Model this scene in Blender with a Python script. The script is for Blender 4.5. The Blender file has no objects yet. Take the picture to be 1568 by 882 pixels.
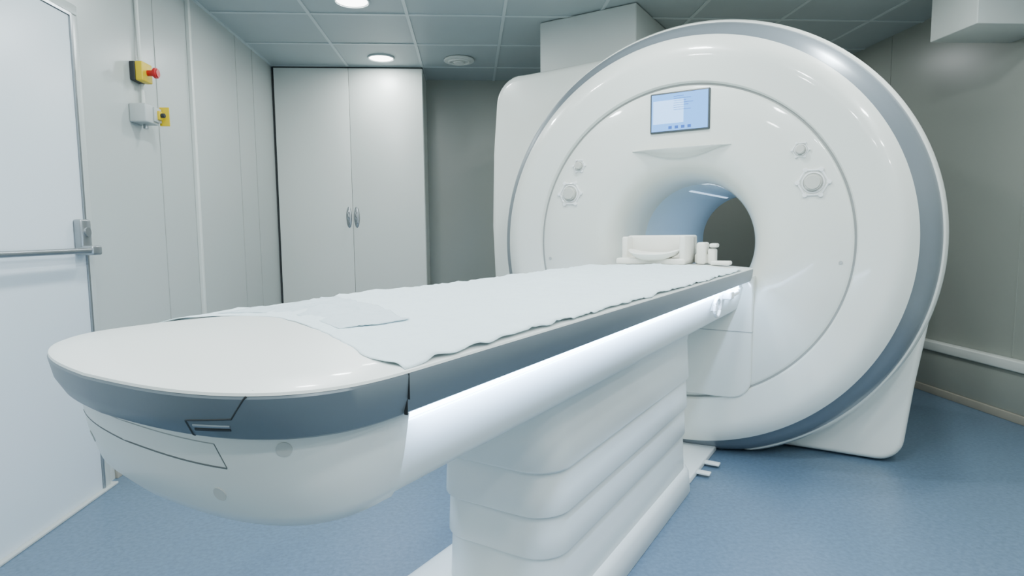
import bpy, bmesh, math
from mathutils import Vector, Matrix, noise
from math import sin, cos, pi, radians

scene = bpy.context.scene
COL = scene.collection
ANG = radians(-35.5)
ROT = Matrix.Rotation(ANG, 4, 'Z')     # scanner axis frame (x = across, y = along bore)
I4 = Matrix.Identity(4)
CX = -0.908                            # bore axis x in scanner frame
CZ = 1.085                             # bore axis height
H = 2.62                               # ceiling
XL, XR, YB, YF = -1.71, 3.25, 6.05, -1.6

# ---------------------------------------------------------------- materials
def mat(name, col, rough=0.5, metal=0.0, emit=None, estr=0.0, noise_amt=0.0, nscale=20.0, coat=0.0,
        bump=0.0, bscale=60.0, spec=0.5):
    m = bpy.data.materials.new(name); m.use_nodes = True
    nt = m.node_tree; b = nt.nodes['Principled BSDF']
    b.inputs['Base Color'].default_value = (*col, 1)
    b.inputs['Roughness'].default_value = rough
    b.inputs['Metallic'].default_value = metal
    b.inputs['Specular IOR Level'].default_value = spec
    if coat: b.inputs['Coat Weight'].default_value = coat; b.inputs['Coat Roughness'].default_value = 0.05
    if emit:
        b.inputs['Emission Color'].default_value = (*emit, 1)
        b.inputs['Emission Strength'].default_value = estr
    tc = nt.nodes.new('ShaderNodeTexCoord')
    if noise_amt > 0:
        n = nt.nodes.new('ShaderNodeTexNoise'); n.inputs['Scale'].default_value = nscale
        n.inputs['Detail'].default_value = 4
        nt.links.new(tc.outputs['Object'], n.inputs['Vector'])
        r = nt.nodes.new('ShaderNodeValToRGB')
        r.color_ramp.elements[0].position = 0.3; r.color_ramp.elements[1].position = 0.7
        r.color_ramp.elements[0].color = (*[c*(1-noise_amt) for c in col], 1)
        r.color_ramp.elements[1].color = (*[min(1, c*(1+noise_amt)) for c in col], 1)
        nt.links.new(n.outputs['Fac'], r.inputs['Fac'])
        nt.links.new(r.outputs['Color'], b.inputs['Base Color'])
    if bump > 0:
        n2 = nt.nodes.new('ShaderNodeTexNoise'); n2.inputs['Scale'].default_value = bscale
        nt.links.new(tc.outputs['Object'], n2.inputs['Vector'])
        bp = nt.nodes.new('ShaderNodeBump'); bp.inputs['Strength'].default_value = bump
        bp.inputs['Distance'].default_value = 0.01
        nt.links.new(n2.outputs['Fac'], bp.inputs['Height'])
        nt.links.new(bp.outputs['Normal'], b.inputs['Normal'])
    return m

def s(r, g, b):   # sRGB 0-255 -> linear
    return tuple(((c/255)/12.92 if c/255 <= 0.04045 else ((c/255+0.055)/1.055)**2.4) for c in (r, g, b))

M_wall   = mat('wall_panel', s(180,186,183), 0.28, noise_amt=0.015, nscale=1.5)
M_wallb  = mat('wall_grey', s(148,153,146), 0.32, noise_amt=0.02, nscale=1.5)
M_ceil   = mat('ceiling_tile', s(170,181,183), 0.5, noise_amt=0.02, nscale=3)
M_tbar   = mat('ceiling_tbar', s(196,206,207), 0.4, noise_amt=0.01)
M_floor  = mat('floor_vinyl', s(90,111,130), 0.36, noise_amt=0.16, nscale=60, bump=0.04, bscale=120)
M_skirt  = mat('skirting', s(156,152,140), 0.5, noise_amt=0.03)
M_white  = mat('scanner_white', s(225,228,221), 0.32, noise_amt=0.006, nscale=3, coat=0.7)
M_whitel = mat('table_white', s(228,232,229), 0.35, noise_amt=0.006, nscale=3, coat=0.2)
M_bore   = mat('bore_liner', s(200,216,226), 0.35, noise_amt=0.006, nscale=3)
M_silver = mat('silver_band', s(140,149,157), 0.32, 0.45, noise_amt=0.02, nscale=4)
M_rail   = mat('rail_grey', s(106,117,125), 0.36, 0.2, noise_amt=0.02, nscale=4)
M_dark   = mat('dark_gap', s(42,46,48), 0.6, noise_amt=0.02)
M_gap    = mat('panel_gap', s(105,110,110), 0.6, noise_amt=0.02)
M_groove = mat('cover_groove', s(150,153,150), 0.6, noise_amt=0.02)
M_seam   = mat('seam_grey', s(172,175,172), 0.5, noise_amt=0.02)
M_cap    = mat('cap_grey', s(200,202,198), 0.4, noise_amt=0.02)
M_wseam  = mat('wall_joint', s(168,172,168), 0.4, noise_amt=0.02)
M_led    = mat('led_strip', (0.7,0.85,1), 0.4, emit=(0.55,0.74,1.0), estr=14, noise_amt=0.01)
M_bled   = mat('bore_led', (0.7,0.85,1), 0.4, emit=(0.6,0.78,1.0), estr=1.2, noise_amt=0.01)
M_screen = mat('screen_glass', s(60,110,180), 0.12, emit=s(120,185,250), estr=1.5)
M_bezel  = mat('screen_bezel', s(66,74,78), 0.35, noise_amt=0.02)
M_uidark = mat('screen_text', s(40,80,150), 0.4, emit=s(50,110,210), estr=0.6)
M_uilite = mat('screen_panel', s(120,160,220), 0.3, emit=s(165,212,252), estr=1.8)
M_clear  = mat('clear_ring', s(240,242,242), 0.12, noise_amt=0.01)
M_knob   = mat('knob_grey', s(196,197,190), 0.35, noise_amt=0.01)
M_sheet  = mat('paper_sheet', s(210,227,233), 0.65, noise_amt=0.012, nscale=25, bump=0.4, bscale=40)
M_sheet2 = mat('blue_sheet', s(192,209,217), 0.65, noise_amt=0.015, nscale=25, bump=0.4, bscale=50)
M_cab    = mat('cabinet_white', s(214,218,213), 0.33, noise_amt=0.008, nscale=2)
M_metal  = mat('brushed_metal', s(160,165,168), 0.3, 0.8, noise_amt=0.03)
M_yellow = mat('yellow_plastic', s(215,185,20), 0.4, noise_amt=0.02)
M_red    = mat('red_plastic', s(180,15,20), 0.35, noise_amt=0.02)
M_greyb  = mat('grey_plastic', s(180,185,183), 0.4, noise_amt=0.02)
M_door   = mat('door_white', s(212,221,227), 0.35, noise_amt=0.008, nscale=2)
M_lamp   = mat('lamp_glow', (1,1,1), 0.4, emit=(1,0.99,0.96), estr=9, noise_amt=0.01)
M_duct   = mat('duct_white', s(198,203,200), 0.45, noise_amt=0.01, nscale=2)
M_foam   = mat('coil_white', s(235,234,226), 0.45, noise_amt=0.01)

# ---------------------------------------------------------------- helpers
def empty(name, loc, m=I4):
    e = bpy.data.objects.new(name, None); COL.objects.link(e)
    e.empty_display_size = 0.1
    e.matrix_world = m @ Matrix.Translation(Vector(loc))
    return e

def finish(name, bm, mats, parent=None, m=I4, smooth=True, angle=35):
    bmesh.ops.recalc_face_normals(bm, faces=bm.faces)
    me = bpy.data.meshes.new(name); bm.to_mesh(me); bm.free()
    for mm in (mats if isinstance(mats, (list, tuple)) else [mats]): me.materials.append(mm)
    o = bpy.data.objects.new(name, me); COL.objects.link(o)
    if smooth:
        for p in me.polygons: p.use_smooth = True
        me.set_sharp_from_angle(angle=radians(angle))
    if parent is not None:
        o.parent = parent
        o.matrix_parent_inverse = parent.matrix_world.inverted()
        o.matrix_basis = m
    else:
        o.matrix_world = m
    return o

def bm_box(bm, x0, x1, y0, y1, z0, z1, bev=0.0, seg=3, mi=0):
    b2 = bmesh.new()
    bmesh.ops.create_cube(b2, size=1)
    for v in b2.verts:
        v.co = Vector(((x0+x1)/2+v.co.x*(x1-x0), (y0+y1)/2+v.co.y*(y1-y0), (z0+z1)/2+v.co.z*(z1-z0)))
    if bev > 0:
        bmesh.ops.bevel(b2, geom=b2.edges[:], offset=bev, segments=seg, profile=0.5, affect='EDGES')
    for f in b2.faces: f.material_index = mi
    merge(bm, b2)

def merge(bm, b2):
    t = bpy.data.meshes.new('t'); b2.to_mesh(t); b2.free(); bm.from_mesh(t); bpy.data.meshes.remove(t)

def box(name, x0, x1, y0, y1, z0, z1, m_, parent=None, m=I4, bev=0.0, seg=3):
    bm = bmesh.new(); bm_box(bm, x0, x1, y0, y1, z0, z1, bev, seg)
    return finish(name, bm, m_, parent, m)

def bm_cyl(bm, c, axis, r, depth, seg=32, mi=0, r2=None, bev=0.0):
    b2 = bmesh.new()
    bmesh.ops.create_cone(b2, cap_ends=True, segments=seg, radius1=r, radius2=r if r2 is None else r2, depth=depth)
    if bev > 0:
        bmesh.ops.bevel(b2, geom=[e for e in b2.edges if len([f for f in e.link_faces if len(f.verts) > 4]) == 1],
                        offset=bev, segments=3, affect='EDGES')
    q = Vector((0, 0, 1)).rotation_difference(Vector(axis))
    bmesh.ops.transform(b2, matrix=Matrix.Translation(Vector(c)) @ q.to_matrix().to_4x4(), verts=b2.verts)
    for f in b2.faces: f.material_index = mi
    merge(bm, b2)

def bm_torus(bm, c, R, r, axis='y', seg=40, ms=10, mi=0, a0=0, a1=2*pi):
    full = abs(a1-a0-2*pi) < 1e-4
    n = seg; rings = []
    for i in range(n if full else n+1):
        a = a0+(a1-a0)*i/n
        ring = []
        for j in range(ms):
            b = 2*pi*j/ms
            rr = R+r*cos(b); h = r*sin(b)
            if axis == 'y': p = (c[0]+rr*cos(a), c[1]+h, c[2]+rr*sin(a))
            elif axis == 'x': p = (c[0]+h, c[1]+rr*cos(a), c[2]+rr*sin(a))
            else: p = (c[0]+rr*cos(a), c[1]+rr*sin(a), c[2]+h)
            ring.append(bm.verts.new(p))
        rings.append(ring)
    k = len(rings)
    for i in range(k if full else k-1):
        A, B = rings[i], rings[(i+1) % k]
        for j in range(ms):
            f = bm.faces.new((A[j], A[(j+1) % ms], B[(j+1) % ms], B[j])); f.material_index = mi

def bm_loft(bm, rings, closed=True, cap0=True, cap1=True, mis=None):
    vr = [[bm.verts.new(p) for p in r] for r in rings]
    n = len(rings[0])
    for i in range(len(vr)-1):
        for j in range(n if closed else n-1):
            f = bm.faces.new((vr[i][j], vr[i][(j+1) % n], vr[i+1][(j+1) % n], vr[i+1][j]))
            if mis: f.material_index = mis[i]
    if cap0: f = bm.faces.new(vr[0]); f.material_index = mis[0] if mis else 0
    if cap1: f = bm.faces.new(vr[-1]); f.material_index = mis[-1] if mis else 0
    return vr

def tube(name_bm, pts, r, ms=8, mi=0):
    bm = name_bm; pts = [Vector(p) for p in pts]; rings = []
    for i, p in enumerate(pts):
        t = (pts[min(i+1, len(pts)-1)]-pts[max(i-1, 0)]).normalized()
        ref = Vector((0, 0, 1)) if abs(t.z) < 0.9 else Vector((1, 0, 0))
        a = t.cross(ref).normalized(); b = t.cross(a)
        rings.append([p+a*r*cos(2*pi*j/ms)+b*r*sin(2*pi*j/ms) for j in range(ms)])
    bm_loft(bm, rings, mis=[mi]*(len(rings)-1))

def rrect(x0, x1, y0, y1, r, z, n=8):
    out = []
    for cx, cy, a0 in ((x1-r, y1-r, 0), (x0+r, y1-r, 90), (x0+r, y0+r, 180), (x1-r, y0+r, 270)):
        for i in range(n+1):
            a = radians(a0+90*i/n); out.append((cx+r*cos(a), cy+r*sin(a), z))
    return out

# ================================================================ ROOM SHELL
box('floor', XL-0.1, XR+0.1, YF-0.1, YB+0.1, -0.1, 0, M_floor)
box('ceiling', XL-0.1, XR+0.1, YF-0.1, YB+0.1, H, H+0.1, M_ceil)
box('wall_left', XL-0.1, XL, YF-0.1, YB+0.1, 0, H, M_wall)
box('wall_right', XR, XR+0.1, YF-0.1, YB+0.1, 0, H, M_wallb)
box('wall_back', XL, XR, YB, YB+0.1, 0, H, M_wallb)
box('wall_front', XL, XR, YF-0.1, YF, 0, H, M_wall)

# ceiling T-bar grid
bm = bmesh.new()
x = XL+0.01
while x < XR:
    bm_box(bm, x-0.011, x+0.011, YF, YB, H-0.006, H-0.0005); x += 0.65
y = 5.58
while y > YF:
    bm_box(bm, XL, XR, y-0.011, y+0.011, H-0.0065, H-0.001); y -= 0.65
finish('trim_1', bm, M_tbar, smooth=False)

# left wall panel joints
bm = bmesh.new()
for yy in (3.56, 4.75, 5.1, 0.3):
    bm_box(bm, XL, XL+0.003, yy-0.003, yy+0.003, 0.09, H)
finish('trim_2', bm, M_wseam, smooth=False)
bm = bmesh.new()
for yy in (2.2, 3.4, 4.6):
    bm_box(bm, XR-0.003, XR, yy-0.003, yy+0.003, 0.37, H)
for xx in (0.6, 1.8):
    bm_box(bm, xx-0.003, xx+0.003, YB-0.003, YB, 0.1, H)
finish('trim_3', bm, M_wallb, smooth=False)

box('baseboard_left', XL, XL+0.015, 2.93, 5.54, 0, 0.09, M_skirt, bev=0.003)
box('baseboard_back', -0.38, XR-0.02, YB-0.015, YB, 0, 0.09, M_skirt, bev=0.003)
box('baseboard_right', XR-0.065, XR, YF, YB-0.02, 0, 0.05, M_skirt, bev=0.003)
# boxed trunking along right wall
bm = bmesh.new()
bm_box(bm, XR-0.05, XR, YF, YB-0.03, 0.05, 0.30, 0.004, mi=1)
bm_box(bm, XR-0.065, XR, YF, YB-0.03, 0.30, 0.365, 0.008, mi=0)
finish('wall_trunking', bm, [M_cab, M_wallb])

# ---- trunk + conduit on the left wall
box('cable_trunking', XL, XL+0.022, 3.955, 3.985, 0.0, H-0.01, M_cab, bev=0.003)
bm = bmesh.new()
tube(bm, [(XL+0.014, 3.37, H-0.01), (XL+0.014, 3.37, 2.03)], 0.010)
tube(bm, [(XL+0.014, 3.38, 1.95), (XL+0.014, 3.38, 1.80)], 0.010)
finish('cable_conduit', bm, M_cab)
# emergency stop
bm = bmesh.new()
bm_box(bm, XL, XL+0.028, 3.29, 3.39, 1.940, 2.037, 0.006, mi=0)
bm_box(bm, XL+0.028, XL+0.065, 3.29, 3.39, 1.940, 2.037, 0.006, mi=1)
bm_cyl(bm, (XL+0.08, 3.342, 1.987), (1, 0, 0), 0.015, 0.04, mi=2)
bm_cyl(bm, (XL+0.105, 3.342, 1.987), (1, 0, 0), 0.027, 0.025, mi=2, bev=0.007)
finish('emergency_stop_button', bm, [M_dark, M_yellow, M_red])
# switch box
bm = bmesh.new()
bm_box(bm, XL, XL+0.085, 3.26, 3.39, 1.728, 1.822, 0.008, mi=0)
bm_box(bm, XL+0.085, XL+0.093, 3.33, 3.40, 1.742, 1.815, 0.002, mi=0)
bm_box(bm, XL+0.08, XL+0.13, 3.405, 3.41, 1.73, 1.828, 0.001, mi=1)
bm_box(bm, XL+0.09, XL+0.105, 3.355, 3.385, 1.755, 1.80, 0.003, mi=1)
bm_cyl(bm, (XL+0.115, 3.37, 1.778), (1, 0, 0), 0.012, 0.02, mi=2, bev=0.003)
bm_cyl(bm, (XL+0.04, 3.34, 1.718), (0, 0, 1), 0.012, 0.025, mi=3)
finish('isolator_switch_box', bm, [M_greyb, M_yellow, M_dark, M_metal])

# ---- door with panic bar
dr = empty('door_1', (XL, 2.2, 0))
DE = 2.785
bm = bmesh.new()
bm_box(bm, XL, XL+0.03, 1.72, DE, 0.01, 2.085, 0.004, mi=0)
finish('leaf', bm, [M_door], dr)
bm = bmesh.new()
bm_box(bm, XL, XL+0.034, DE+0.013, DE+0.055, 0, 2.096, 0.004)
bm_box(bm, XL, XL+0.034, 0.60, 0.66, 0, 2.096, 0.004)
bm_box(bm, XL, XL+0.034, 0.60, DE+0.055, 2.098, 2.14, 0.004)
finish('frame', bm, M_wall, dr)
box('second_leaf', XL, XL+0.03, 0.67, 1.71, 0.01, 2.085, M_door, dr, bev=0.004)
bm = bmesh.new()
bm_box(bm, XL+0.001, XL+0.036, DE+0.0005, DE+0.012, 0.01, 2.097, 0)
bm_box(bm, XL+0.001, XL+0.036, 0.67, DE, 2.0855, 2.097, 0)
finish('edge_strip', bm, M_metal, dr)
bm = bmesh.new()
tube(bm, [(XL+0.09, 1.78, 1.092), (XL+0.09, DE-0.03, 1.092)], 0.012, 12)
bm_box(bm, XL+0.03, XL+0.065, DE-0.075, DE-0.005, 1.10, 1.225, 0.008)
bm_box(bm, XL+0.03, XL+0.105, DE-0.075, DE-0.005, 1.072, 1.112, 0.008)
bm_box(bm, XL+0.03, XL+0.105, 1.76, 1.82, 1.07, 1.20, 0.008)
bm_cyl(bm, (XL+0.068, DE-0.04, 1.17), (1, 0, 0), 0.02, 0.008)
finish('panic_bar', bm, M_metal, dr)
box('threshold', XL+0.001, XL+0.05, 0.6, 2.87, 0, 0.012, M_greyb, dr, bev=0.003)

# ---- cupboard
cb = empty('wardrobe_cabinet', (-1.06, 5.8, 0))
CXL, CXR, CY = -1.692, -0.40, 5.57
box('carcass', CXL, CXR, CY+0.021, YB-0.005, 0.0, H-0.019, M_cab, cb)
box('side_gap', CXL-0.014, CXL-0.0005, CY+0.01, YB-0.005, 0.0, H-0.008, M_dark, cb)
box('top_gap', CXL, CXR, CY+0.005, CY+0.2, H-0.0185, H-0.008, M_dark, cb)
mid = (CXL+CXR)/2
box('door_panel_a', CXL+0.004, mid-0.0015, CY, CY+0.02, 0.07, H-0.02, M_cab, cb, bev=0.002)
box('door_panel_b', mid+0.0015, CXR-0.004, CY, CY+0.02, 0.07, H-0.02, M_cab, cb, bev=0.002)
bm = bmesh.new()
for sx in (-1, 1):
    xx = mid+sx*0.034
    b2 = bmesh.new(); bmesh.ops.create_uvsphere(b2, u_segments=20, v_segments=12, radius=1)
    bmesh.ops.transform(b2, matrix=Matrix.Translation((xx, CY, 1.3)) @ Matrix.Diagonal((0.026, 0.012, 0.095, 1)), verts=b2.verts)
    merge(bm, b2)
    tube(bm, [(xx, CY, 1.36), (xx, CY-0.03, 1.34), (xx, CY-0.035, 1.3), (xx, CY-0.03, 1.26), (xx, CY, 1.24)], 0.008)
finish('handles', bm, M_metal, cb)

# ---- bulkhead / air unit upper right
bm = bmesh.new()
bm_box(bm, 2.75, XR, 3.22, 3.56, 2.25, H, 0.006)
finish('ceiling_air_duct', bm, M_duct)

# ---- round air vent in the ceiling
bm = bmesh.new()
bm_cyl(bm, (-0.07, 5.33, H-0.012), (0, 0, 1), 0.13, 0.018, 48, bev=0.006)
bm_torus(bm, (-0.07, 5.33, H-0.024), 0.085, 0.008, 'z')
bm_cyl(bm, (-0.07, 5.33, H-0.03), (0, 0, 1), 0.05, 0.018, 32, bev=0.006)
finish('ceiling_vent', bm, M_cab)

# ---- downlights
pos = [(-0.72, y) for y in (5.3, 4.04, 2.74, 1.44, 0.14)] + [(0.6, y) for y in (2.55, 1.3, 0.1, -1.0)] + \
      [(1.95, y) for y in (2.55, 1.3, 0.1, -1.0)] + [(2.3, 5.1)]
for i, (lx, ly) in enumerate(pos):
    e = empty('ceiling_downlight', (lx, ly, H))
    bm = bmesh.new(); bm_torus(bm, (lx, ly, H-0.006), 0.105, 0.008, 'z', 48)
    finish('rim', bm, M_tbar, e)
    bm = bmesh.new(); bm_cyl(bm, (lx, ly, H-0.004), (0, 0, 1), 0.1, 0.006, 40)
    finish('lens', bm, M_lamp, e)
    L = bpy.data.lights.new('downlight_lamp', 'AREA'); L.shape = 'DISK'; L.size = 0.19
    L.energy = 19.5 if ly < 4.5 else 9; L.color = (0.92, 0.995, 1.0)
    lo = bpy.data.objects.new('lamp', L); COL.objects.link(lo)
    lo.parent = e; lo.matrix_parent_inverse = e.matrix_world.inverted(); lo.location = (lx, ly, H-0.012)

# ================================================================ MRI SCANNER
mri = empty('mri_scanner', (CX, 3.9, 0), ROT)

def revolve(name, prof, m_, seg=160, closed=False, mats=None, a0=0, a1=2*pi):
    bm = bmesh.new(); rings = []
    full = abs(a1-a0-2*pi) < 1e-4
    for k in range(seg if full else seg+1):
        a = a0+(a1-a0)*k/seg
        rings.append([bm.verts.new((CX+r*cos(a), y, max(0.012, CZ+r*sin(a)))) for r, y in prof])
    n = len(prof); K = len(rings)
    for k in range(K if full else K-1):
        A, B = rings[k], rings[(k+1) % K]
        for j in range(n if closed else n-1):
            f = bm.faces.new((A[j], A[(j+1) % n], B[(j+1) % n], B[j]))
            if mats: f.material_index = mats[j] if j < len(mats) else 0
    return finish(name, bm, m_, mri, ROT, angle=40)

F = 3.10
RB = 0.322
revolve('front_disc', [(RB+0.002, F+0.42), (RB+0.003, F+0.32), (RB+0.010, F+0.22), (RB+0.026, F+0.13), (RB+0.055, F+0.065), (RB+0.10, F+0.025), (RB+0.16, F+0.007),
                       (0.55, F), (0.66, F-0.002), (0.772, F), (0.782, F+0.004), (0.787, F+0.012)], M_white)
revolve('disc_groove', [(0.785, F+0.010), (0.797, F+0.010)], M_groove)
ap = [(0.795, F+0.012), (0.797, F+0.000)]
RO = 1.028
for i in range(0, 17):
    t = i/16
    r = 0.803+(RO-0.803)*t
    y = F-0.005-0.015*sin(pi*min(1, t*0.62+0.08))+0.040*max(0, t-0.55)**2/0.2
    ap.append((r, y))
revolve('front_ring', ap, M_white)
r0, y0 = ap[-1]
revolve('silver_band', [(r0, y0), (r0+0.003, y0+0.006), (r0+0.035, y0+0.035), (r0+0.068, y0+0.075), (r0+0.088, y0+0.12), (r0+0.090, y0+0.128)], M_silver)
yy = y0+0.128; r1 = r0+0.090
revolve('magnet_shell', [(r1, yy), (r1+0.008, yy+0.002), (r1+0.018, yy+0.02), (r1+0.024, yy+0.06), (r1+0.03, yy+0.3), (r1+0.03, 4.7), (1.10, 4.80), (1.0, 4.86),
                        (0.6, 4.92), (0.40, 4.94), (0.34, 4.93)], M_white)
revolve('bore_tube', [(RB+0.002, F+0.42), (RB, F+0.5), (RB, 4.86), (RB+0.02, 4.93)], M_bore)
for sgn, aa in ((1, 70), (-1, 110)):
    revolve('bore_light_strip', [(RB-0.002, F+0.6), (RB-0.002, 4.7)], M_bled, seg=3, a0=radians(aa-1.5), a1=radians(aa+1.5))
    L = bpy.data.lights.new('bore_lamp', 'AREA'); L.shape = 'RECTANGLE'; L.size = 0.02; L.size_y = 1.1
    L.energy = 1.3; L.color = (0.62, 0.80, 1.0)
    lo = bpy.data.objects.new('bore_lamp', L); COL.objects.link(lo)
    a = radians(aa); rr = RB-0.012
    lo.parent = mri
    lo.matrix_world = ROT @ Matrix.Translation((CX+rr*cos(a), 4.15, CZ+rr*sin(a))) @ Matrix.Rotation(radians(90-aa), 4, 'Y')

def prism_xz(name, outline, y0_, y1_, m_, bev=0.03, parent=mri):
    bm = bmesh.new()
    vs = [bm.verts.new((x, y0_, z)) for x, z in outline]
    f = bm.faces.new(vs)
    r = bmesh.ops.extrude_face_region(bm, geom=[f])
    for v in r['geom']:
        if isinstance(v, bmesh.types.BMVert): v.co.y = y1_
    bm.normal_update()
    fr = [e for e in bm.edges if all(abs(v.co.y-y0_) < 1e-6 for v in e.verts)]
    bmesh.ops.bevel(bm, geom=fr, offset=bev, segments=4, profile=0.5, affect='EDGES')
    return finish(name, bm, m_, parent, ROT, angle=30)
def arcpts(cx, cz, r, a0, a1, n=8):
    return [(cx+r*cos(radians(a0+(a1-a0)*i/n)), cz+r*sin(radians(a0+(a1-a0)*i/n))) for i in range(n+1)]
ol = [(-1.98, 0.01)] + arcpts(-0.01, 0.13, 0.12, -90, -5) + [(0.14, 0.40), (0.185, 0.72), (-1.98, 0.72)]
prism_xz('base_skirt', ol, 3.42, 4.6, M_white, 0.03)
ol = [(-2.32, 0.02), (-1.29, 0.02), (-1.29, 2.222)] + [(-1.6, 2.225), (-1.95, 2.215)] + arcpts(-2.17, 2.025, 0.19, 80, 178, 8) + [(-2.39, 1.7), (-2.405, 1.2), (-2.38, 0.6)]
prism_xz('side_housing', ol, 3.62, 4.7, M_white, 0.05)
box('quench_duct', -2.14, -1.43, 3.88, 4.6, 2.1, H-0.004, M_duct, mri, ROT, bev=0.012)

# monitor
bm = bmesh.new()
zc = 1.745
bm_box(bm, CX-0.152, CX+0.148, F-0.012, F+0.02, zc-0.100, zc+0.100, 0.006, mi=0)
bm_box(bm, CX-0.143, CX+0.139, F-0.0135, F, zc-0.091, zc+0.091, 0.0, mi=1)
bm_box(bm, CX-0.135, CX+0.02, F-0.0145, F, zc-0.055, zc+0.06, 0.0, mi=2)
for k in range(7):
    bm_box(bm, CX-0.03, CX+0.02+0.012*((k*3) % 5), F-0.0155, F, zc+0.075-0.011*k, zc+0.0764-0.011*k, 0, mi=3)
for k in range(4):
    bm_box(bm, CX-0.055+k*0.032, CX-0.038+k*0.032, F-0.0155, F, zc-0.083, zc-0.069, 0, mi=3)
finish('display', bm, [M_bezel, M_screen, M_uilite, M_uidark], mri, ROT, smooth=False)
# curved brow ledge below the monitor
bm = bmesh.new(); rings = []
N = 32
for i in range(N+1):
    t = -1+2*i/N; xx = CX+0.25*t; e_ = (1-t*t); d = 0.045*e_**0.9; hgt = 0.040*max(0, 1-(t/0.8)**2)
    zt = 1.568+0.004*t*t
    rings.append([(xx, F+0.004, zt), (xx, F-d*0.7-0.001, zt-0.001), (xx, F-d-0.001, zt-0.004), (xx, F-d*0.93-0.001, zt-0.008-hgt*0.12),
                  (xx, F-d*0.35-0.001, zt-0.009-hgt*0.55), (xx, F+0.004, zt-0.010-hgt)])
bm_loft(bm, rings)
finish('display_ledge', bm, M_white, mri, ROT, angle=50)

# control dials with hexagonal guards
for sx in (-1, 1):
    for (ox, oz, R) in ((0.612, 1.362, 0.066), (0.556, 1.512, 0.036)):
        c = (CX+sx*ox, F, oz)
        bm = bmesh.new()
        bm_torus(bm, (c[0], F-0.003, c[2]), R*0.98, R*0.085, 'y', 6, 8, mi=0)
        for k in range(6):
            a = 2*pi*k/6
            bm_cyl(bm, (c[0]+R*1.0*cos(a), F-0.004, c[2]+R*1.0*sin(a)), (0, 1, 0), R*0.16, 0.012, 16, mi=0, bev=0.002)
        bm_cyl(bm, (c[0], F-0.012, c[2]), (0, 1, 0), R*0.56, 0.03, 32, mi=1, bev=R*0.1)
        bm_torus(bm, (c[0], F-0.004, c[2]), R*0.68, R*0.06, 'y', 32, 6, mi=2)
        finish('control_dial', bm, [M_clear, M_knob, M_clear], mri, ROT)
bm = bmesh.new()
for ox, oz in ((0.735, 1.0), (-0.74, 1.0)):
    bm_cyl(bm, (CX+ox, F-0.001, oz), (0, 1, 0), 0.008, 0.006, 16)
finish('cover_caps', bm, M_seam, mri, ROT)
# docking panel below the bore
ol = arcpts(CX-0.26, 0.42, 0.1, 180, 270, 6) + arcpts(CX+0.27, 0.42, 0.1, -90, 0, 6) + [(CX+0.37, 0.93), (CX-0.36, 0.93)]
prism_xz('docking_panel', ol, F-0.022, F+0.05, M_white, 0.01)
bm = bmesh.new(); bm_box(bm, CX-0.361, CX+0.371, F-0.0235, F, 0.655, 0.659)
finish('docking_seam', bm, M_seam, mri, ROT)

# ================================================================ PATIENT TABLE
tb = empty('patient_table', (CX, 1.8, 0), ROT)
NR, NL = 3.1, 2.75
YCN = 0.628
def bfac(u): return 1-0.16*u
def outline(w, b, z, yb, yc=YCN, N=56):
    out = [(CX+w, yb, z), (CX+w, (yb+yc)/2, z)]
    for i in range(N+1):
        a = pi*i/N
        left = a > pi/2
        n = NL if left else NR
        c, s_ = cos(a), abs(sin(a))
        u = abs(c)**(2/n)
        y = yc-b*s_**(2/n)*(bfac(u) if left else 1)
        out.append((CX+w*math.copysign(u, c), y, z))
    out += [(CX-w, (yb+yc)/2, z), (CX-w, yb, z)]
    return out
YE = 3.04
W = 0.375
bm = bmesh.new()
bm_loft(bm, [outline(W-0.055, 0.185, 0.9045, YE), outline(W-0.018, 0.222, 0.905, YE), outline(W-0.011, 0.230, 0.909, YE), outline(W-0.003, 0.243, 0.932, YE),
             outline(W, 0.25, 0.962, YE), outline(W-0.002, 0.248, 0.966, YE)])
finish('side_rail', bm, M_rail, tb, ROT)
bm = bmesh.new()
bm_loft(bm, [outline(W-0.001, 0.249, 0.9655, YE), outline(W-0.002, 0.248, 0.969, YE), outline(W-0.012, 0.238, 0.9725, YE), outline(W-0.06, 0.2, 0.976, YE),
             outline(W-0.16, 0.12, 0.984, YE), outline(W-0.28, 0.03, 0.988, YE)])
finish('table_top', bm, M_whitel, tb, ROT)
# end cap
CAP = [(0.757, 0.26, 0.10), (0.759, 0.288, 0.14), (0.768, 0.306, 0.166), (0.79, 0.320, 0.186), (0.84, 0.333, 0.201), (0.9035, 0.345, 0.209), (0.9048, 0.345, 0.209)]
bm = bmesh.new()
bm_loft(bm, [outline(w_, b_, z_, 0.636) for z_, w_, b_ in CAP])
finish('end_cap', bm, M_whitel, tb, ROT, angle=60)
PROF = CAP[:-1] + [(0.905, 0.357, 0.222), (0.909, 0.364, 0.230), (0.932, 0.372, 0.243), (0.962, 0.375, 0.25), (1.0, 0.375, 0.25)]
def surf_y(x, z):
    for i in range(len(PROF)-1):
        if PROF[i][0] <= z <= PROF[i+1][0]:
            t = (z-PROF[i][0])/(PROF[i+1][0]-PROF[i][0])
            w = PROF[i][1]*(1-t)+PROF[i+1][1]*t; b = PROF[i][2]*(1-t)+PROF[i+1][2]*t
            break
    left = x < CX
    n = NL if left else NR
    u = min(1, abs((x-CX)/w))
    return YCN-b*(1-u**n)**(1/n)*(bfac(u) if left else 1)
def surf_line(bm, pts, r, mi=0, n=14, k_in=0.5):
    P = []
    for i in range(len(pts)-1):
        for k in range(n):
            t = k/n
            xx = pts[i][0]*(1-t)+pts[i+1][0]*t; zz = pts[i][1]*(1-t)+pts[i+1][1]*t
            P.append((xx, surf_y(xx, zz)+r*k_in, zz))
    P.append((pts[-1][0], surf_y(*pts[-1])+r*k_in, pts[-1][1]))
    tube(bm, P, r, 6, mi)
bm = bmesh.new()
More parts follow.
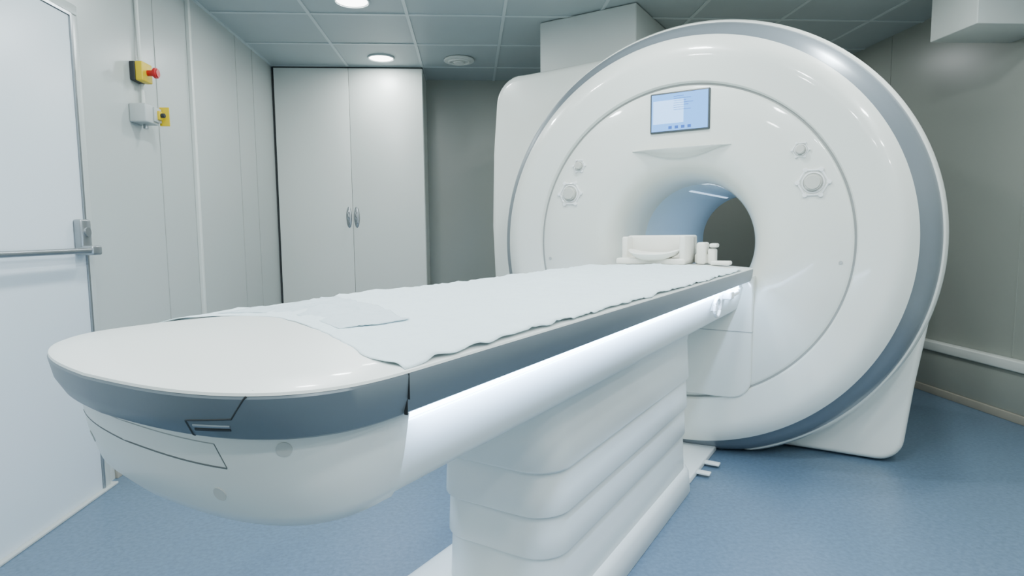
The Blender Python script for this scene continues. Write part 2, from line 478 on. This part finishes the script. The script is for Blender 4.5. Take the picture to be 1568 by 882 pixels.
surf_line(bm, [(-0.620, 0.9655), (-0.642, 0.937)], 0.0013)
surf_line(bm, [(-0.642, 0.937), (-0.706, 0.931)], 0.0015)
surf_line(bm, [(-0.706, 0.931), (-0.711, 0.908)], 0.0017)
surf_line(bm, [(-0.650, 0.9225), (-0.70, 0.919)], 0.0028)
finish('handle_notch', bm, M_dark, tb, ROT)
bm = bmesh.new()
surf_line(bm, [(-0.648, 0.9265), (-0.699, 0.9245)], 0.0026, k_in=0.35)
finish('release_lever', bm, M_silver, tb, ROT)
bm = bmesh.new()
surf_line(bm, [(-1.12, 0.866), (-0.90, 0.863), (-0.696, 0.858)], 0.0015)
surf_line(bm, [(-0.696, 0.858), (-0.709, 0.890)], 0.0011)
finish('drawer_gap', bm, M_gap, tb, ROT)
bm = bmesh.new()
surf_line(bm, [(-0.709, 0.890), (-0.90, 0.894), (-1.12, 0.894)], 0.0011)
finish('drawer_line', bm, M_seam, tb, ROT)
bm = bmesh.new()
for (xx, zz) in ((-0.622, 0.887), (-0.720, 0.818), (-1.08, 0.83)):
    y_ = surf_y(xx, zz); e = 0.004
    gx = (surf_y(xx+e, zz)-surf_y(xx-e, zz))/(2*e); gz = (surf_y(xx, zz+e)-surf_y(xx, zz-e))/(2*e)
    nrm = Vector((gx, -1, gz)).normalized()
    bm_cyl(bm, (xx, y_, zz), tuple(nrm), 0.0100, 0.002, 28)
finish('screw_caps', bm, M_cap, tb, ROT)
bm = bmesh.new()
for sx in (-1, 1):
    bm_box(bm, CX+sx*(W-0.001)-0.002, CX+sx*(W-0.001)+0.0013, 0.602, 0.6032, 0.930, 0.9655)
    bm_box(bm, CX+sx*(W-0.007)-0.003, CX+sx*(W-0.007)+0.003, 0.602, 0.6032, 0.908, 0.930)
finish('rail_joint', bm, M_dark, tb, ROT)
# long beam
def bprof(y):
    half = [(0.20, 0.759), (0.280, 0.760), (0.292, 0.764), (0.299, 0.775), (0.312, 0.82), (0.323, 0.872), (0.322, 0.877), (0.317, 0.878), (0.317, 0.9045)]
    return [(CX+a, y, z) for a, z in half] + [(CX-a, y, z) for a, z in reversed(half)]
bm = bmesh.new(); bm_loft(bm, [bprof(0.60), bprof(1.5), bprof(2.3), bprof(3.085)])
finish('beam', bm, M_whitel, tb, ROT, angle=40)
bm = bmesh.new()
for sx in (-1, 1):
    xa, xb = sorted((CX+sx*0.310, CX+sx*0.3195))
    bm_box(bm, xa, xb, 0.65, 3.0, 0.880, 0.9025, 0)
finish('led_light_strip', bm, M_led, tb, ROT, smooth=False)
for sx in (-1, 1):
    L = bpy.data.lights.new('under_rail_lamp', 'AREA'); L.shape = 'RECTANGLE'; L.size = 0.012; L.size_y = 2.34
    L.energy = 13.0; L.color = (0.48, 0.68, 1.0)
    lo = bpy.data.objects.new('under_rail_lamp', L); COL.objects.link(lo)
    lo.parent = tb
    lo.matrix_world = ROT @ Matrix.Translation((CX+sx*0.346, 1.83, 0.9025)) @ Matrix.Rotation(radians(20*sx), 4, 'Y')
bm = bmesh.new()
tube(bm, [(CX+0.26, 0.60, 0.9775), (CX+0.282, 0.50, 0.975), (CX+0.288, 0.43, 0.970)], 0.0012, 6)
finish('top_seams', bm, M_seam, tb, ROT)

# telescopic column
bm = bmesh.new()
X0, X1, Y0, Y1 = -1.115, -0.712, 1.35, 2.68
def tier(bm, zt, zb, o_t, o_b, r=0.10):
    rings = []
    for z, o in ((zt, o_t-0.02), (zt-0.004, o_t), ((zt+zb)/2, (o_t+o_b)/2), (zb+0.006, o_b), (zb+0.002, o_b-0.002), (zb, o_b-0.010)):
        rings.append(rrect(X0-o, X1+o, Y0-o, Y1+o, r+o*0.5, z))
    bm_loft(bm, rings)
tier(bm, 0.390, 0.265, -0.010, -0.006)
tier(bm, 0.271, 0.10, -0.014, -0.008)
tier(bm, 0.517, 0.385, -0.005, 0.000)
rings = []
for z, o in ((0.510, -0.008), (0.512, 0.002), (0.520, 0.005), (0.60, 0.001), (0.68, -0.002), (0.735, 0.005), (0.762, 0.03)):
    rings.append(rrect(X0-o, X1+o, Y0-o*2, Y1+o, 0.10, z))
bm_loft(bm, rings)
finish('telescopic_column', bm, M_whitel, tb, ROT, angle=50)
# base plinth
bm = bmesh.new()
rings = []
for z, ex in ((0.0, 0.0), (0.004, 0.004), (0.085, 0.0), (0.105, -0.008), (0.118, -0.03), (0.125, -0.06)):
    rings.append(rrect(-1.22-ex, -0.70+ex, 1.12-ex, 2.74+ex, 0.16, z))
bm_loft(bm, rings)
finish('base_plinth', bm, M_whitel, tb, ROT, angle=50)
bm = bmesh.new()
bm_box(bm, -1.1, -0.72, 2.70, 3.2, 0.0, 0.03, 0.006)
bm_box(bm, -0.74, -0.66, 2.80, 2.84, 0.012, 0.022, 0.003)
bm_box(bm, -0.74, -0.65, 2.94, 2.98, 0.012, 0.022, 0.003)
finish('floor_plate', bm, M_whitel, tb, ROT)
# handle and clip near the head end
bm = bmesh.new()
xs = CX+0.318
pts = []
for k in range(25):
    a = 2*pi*k/24
    pts.append((xs+0.018, 2.50+0.045*cos(a), 0.842+0.036*sin(a)))
tube(bm, pts, 0.007, 8)
bm_box(bm, xs-0.01, xs+0.02, 2.50-0.012, 2.50+0.012, 0.825, 0.865, 0.005)
bm_box(bm, xs-0.01, xs+0.04, 2.66, 2.72, 0.855, 0.890, 0.008)
bm_box(bm, xs-0.01, xs+0.03, 2.82, 2.89, 0.86, 0.890, 0.008)
bm_cyl(bm, (xs+0.03, 2.76, 0.873), (0, 1, 0), 0.011, 0.12, 20)
finish('release_handle', bm, M_clear, tb, ROT)

# ---- disposable sheet (main layer + second overlapping piece in one object)
def top_z(x):
    u = abs(x-CX)
    return 0.9785+0.011*max(0, 1-(u/0.30)**2)
sbm = bmesh.new()
def sheet(bm, fx0, fx1, fy0, y1, mi, nx, ny, amp, lift, seed):
    g = []
    for j in range(ny+1):
        row = []
        for i in range(nx+1):
            u = i/nx; v = j/ny
            x_ = CX+fx0(v)*(1-u)+fx1(v)*u
            ya = fy0(u); y_ = ya+(y1(u)-ya)*v
            n1 = noise.noise(Vector((x_*5+1.3, y_*3.5, 0)))
            n2 = noise.noise(Vector((x_*14, y_*9+1.3, 3)))
            n3 = noise.noise(Vector((x_*3+y_*11, y_*2+1.3, 7)))
            n4 = abs(noise.noise(Vector((x_*9-y_*5, y_*7+x_*4, 3.3))))
            n6 = abs(noise.noise(Vector((x_*6+y_*8, y_*5-x_*9, 8.1))))
            n5 = noise.noise(Vector((x_*22+seed, y_*15, seed)))
            ed = min(1, j/14)
            z = top_z(x_)+lift+ed*0.008*(0.5+0.6*n1+0.35*n2+0.3*n3+2.8*max(0, 0.16-n4)+2.6*max(0, 0.12-n6))+amp*max(0, n5)
            z = max(z, top_z(x_)+lift+0.0006)
            a_ = abs(x_-CX)
            if a_ > W-0.02: z -= 0.5*(a_-(W-0.02))
            row.append(bm.verts.new((x_, y_, z)))
        g.append(row)
    for j in range(ny):
        for i in range(nx):
            f = bm.faces.new((g[j][i], g[j][i+1], g[j+1][i+1], g[j+1][i])); f.material_index = mi
nf = lambda v, k: 0.003*noise.noise(Vector((v*17, k, 0)))+0.003*noise.noise(Vector((v*50, k, 5)))
def sstart(u):
    e = max(0, (u-0.32)/0.60)
    return 0.775-0.175*min(1, e)**1.2+0.005*noise.noise(Vector((u*20, 0, 9)))-0.11*max(0, 1-u/0.12)**2
sheet(sbm, lambda v: -0.374+nf(v, 1), lambda v: 0.370+nf(v, 2), sstart, lambda u: 2.80, 0, 120, 340, 0.0008, -0.0012, 1.3)
sheet(sbm, lambda v: -0.33+nf(v, 4), lambda v: 0.12+0.05*v+nf(v, 6), lambda u: sstart(0.06+u*0.62)+0.035, lambda u: 1.12-0.28*u,
      1, 60, 40, 0.0018, 0.0014, 4.1)
o = finish('disposable_sheet', sbm, [M_sheet, M_sheet2], None, ROT, angle=80)
sm = o.modifiers.new('thick', 'SOLIDIFY'); sm.thickness = 0.0008; sm.offset = 1

# ================================================================ HEAD COIL
hc = empty('head_coil', (CX, 2.9, 0.98), ROT)
zb = 0.988
dx = -0.022
bm = bmesh.new()
bm_box(bm, -1.13+dx, -0.79+dx, 2.86, 3.16, zb, zb+0.03, 0.01)
bm_box(bm, -1.13+dx, -0.79+dx, 3.02, 3.10, zb, zb+0.140, 0.012)
bm_box(bm, -1.13+dx, -1.10+dx, 2.94, 3.10, zb, zb+0.135, 0.01)
bm_box(bm, -0.82+dx, -0.79+dx, 2.88, 3.10, zb, zb+0.140, 0.01)
finish('frame', bm, M_foam, hc, ROT)
bm = bmesh.new()
rings = []
for z, ex, d in ((zb+0.015, 0.06, 0), (zb+0.03, 0.11, 0), (zb+0.05, 0.13, 0), (zb+0.056, 0.125, 0), (zb+0.050, 0.10, 0), (zb+0.035, 0.05, 0)):
    rings.append([(-0.945+dx+ex*1.0*cos(2*pi*k/40), 2.90+ex*0.75*sin(2*pi*k/40), z+0.02*abs(cos(2*pi*k/40))**3*(ex/0.13)) for k in range(40)])
bm_loft(bm, rings)
finish('headrest', bm, M_foam, hc, ROT)
bm = bmesh.new()
bm_box(bm, -0.785, -0.74, 2.97, 3.06, zb, zb+0.105, 0.012)
bm_box(bm, -0.80, -0.725, 3.0, 3.12, zb, zb+0.05, 0.012)
bm_box(bm, -0.735, -0.70, 2.99, 3.05, zb, zb+0.075, 0.01)
bm_box(bm, -0.725, -0.69, 2.98, 3.04, zb+0.08, zb+0.10, 0.008)
bm_box(bm, -0.71, -0.62, 2.94, 3.0, zb-0.002, zb+0.018, 0.008)
finish('connector_plugs', bm, M_foam, hc, ROT)

# ================================================================ CAMERA
yaw, pitch = radians(3.86), radians(5.22)
fwd = Vector((sin(yaw)*cos(pitch), cos(yaw)*cos(pitch), -sin(pitch)))
right = Vector((cos(yaw), -sin(yaw), 0)); up = right.cross(fwd)
r_ = (right-0.0104*up).normalized(); u_ = (up+0.0104*right).normalized()
cam = bpy.data.cameras.new('camera'); co = bpy.data.objects.new('camera', cam); COL.objects.link(co)
mw = Matrix((( r_.x, u_.x, -fwd.x, 0), (r_.y, u_.y, -fwd.y, 0), (r_.z, u_.z, -fwd.z, 1.15), (0, 0, 0, 1)))
co.matrix_world = mw
cam.sensor_width = 36; cam.lens = 21.37; cam.clip_start = 0.02
scene.camera = co

w = bpy.data.worlds.new('world'); scene.world = w; w.use_nodes = True
w.node_tree.nodes['Background'].inputs[0].default_value = (0.6, 0.66, 0.7, 1)
w.node_tree.nodes['Background'].inputs[1].default_value = 0.3
scene.view_settings.view_transform = 'AgX'
scene.view_settings.look = 'None'
scene.view_settings.exposure = 0.12
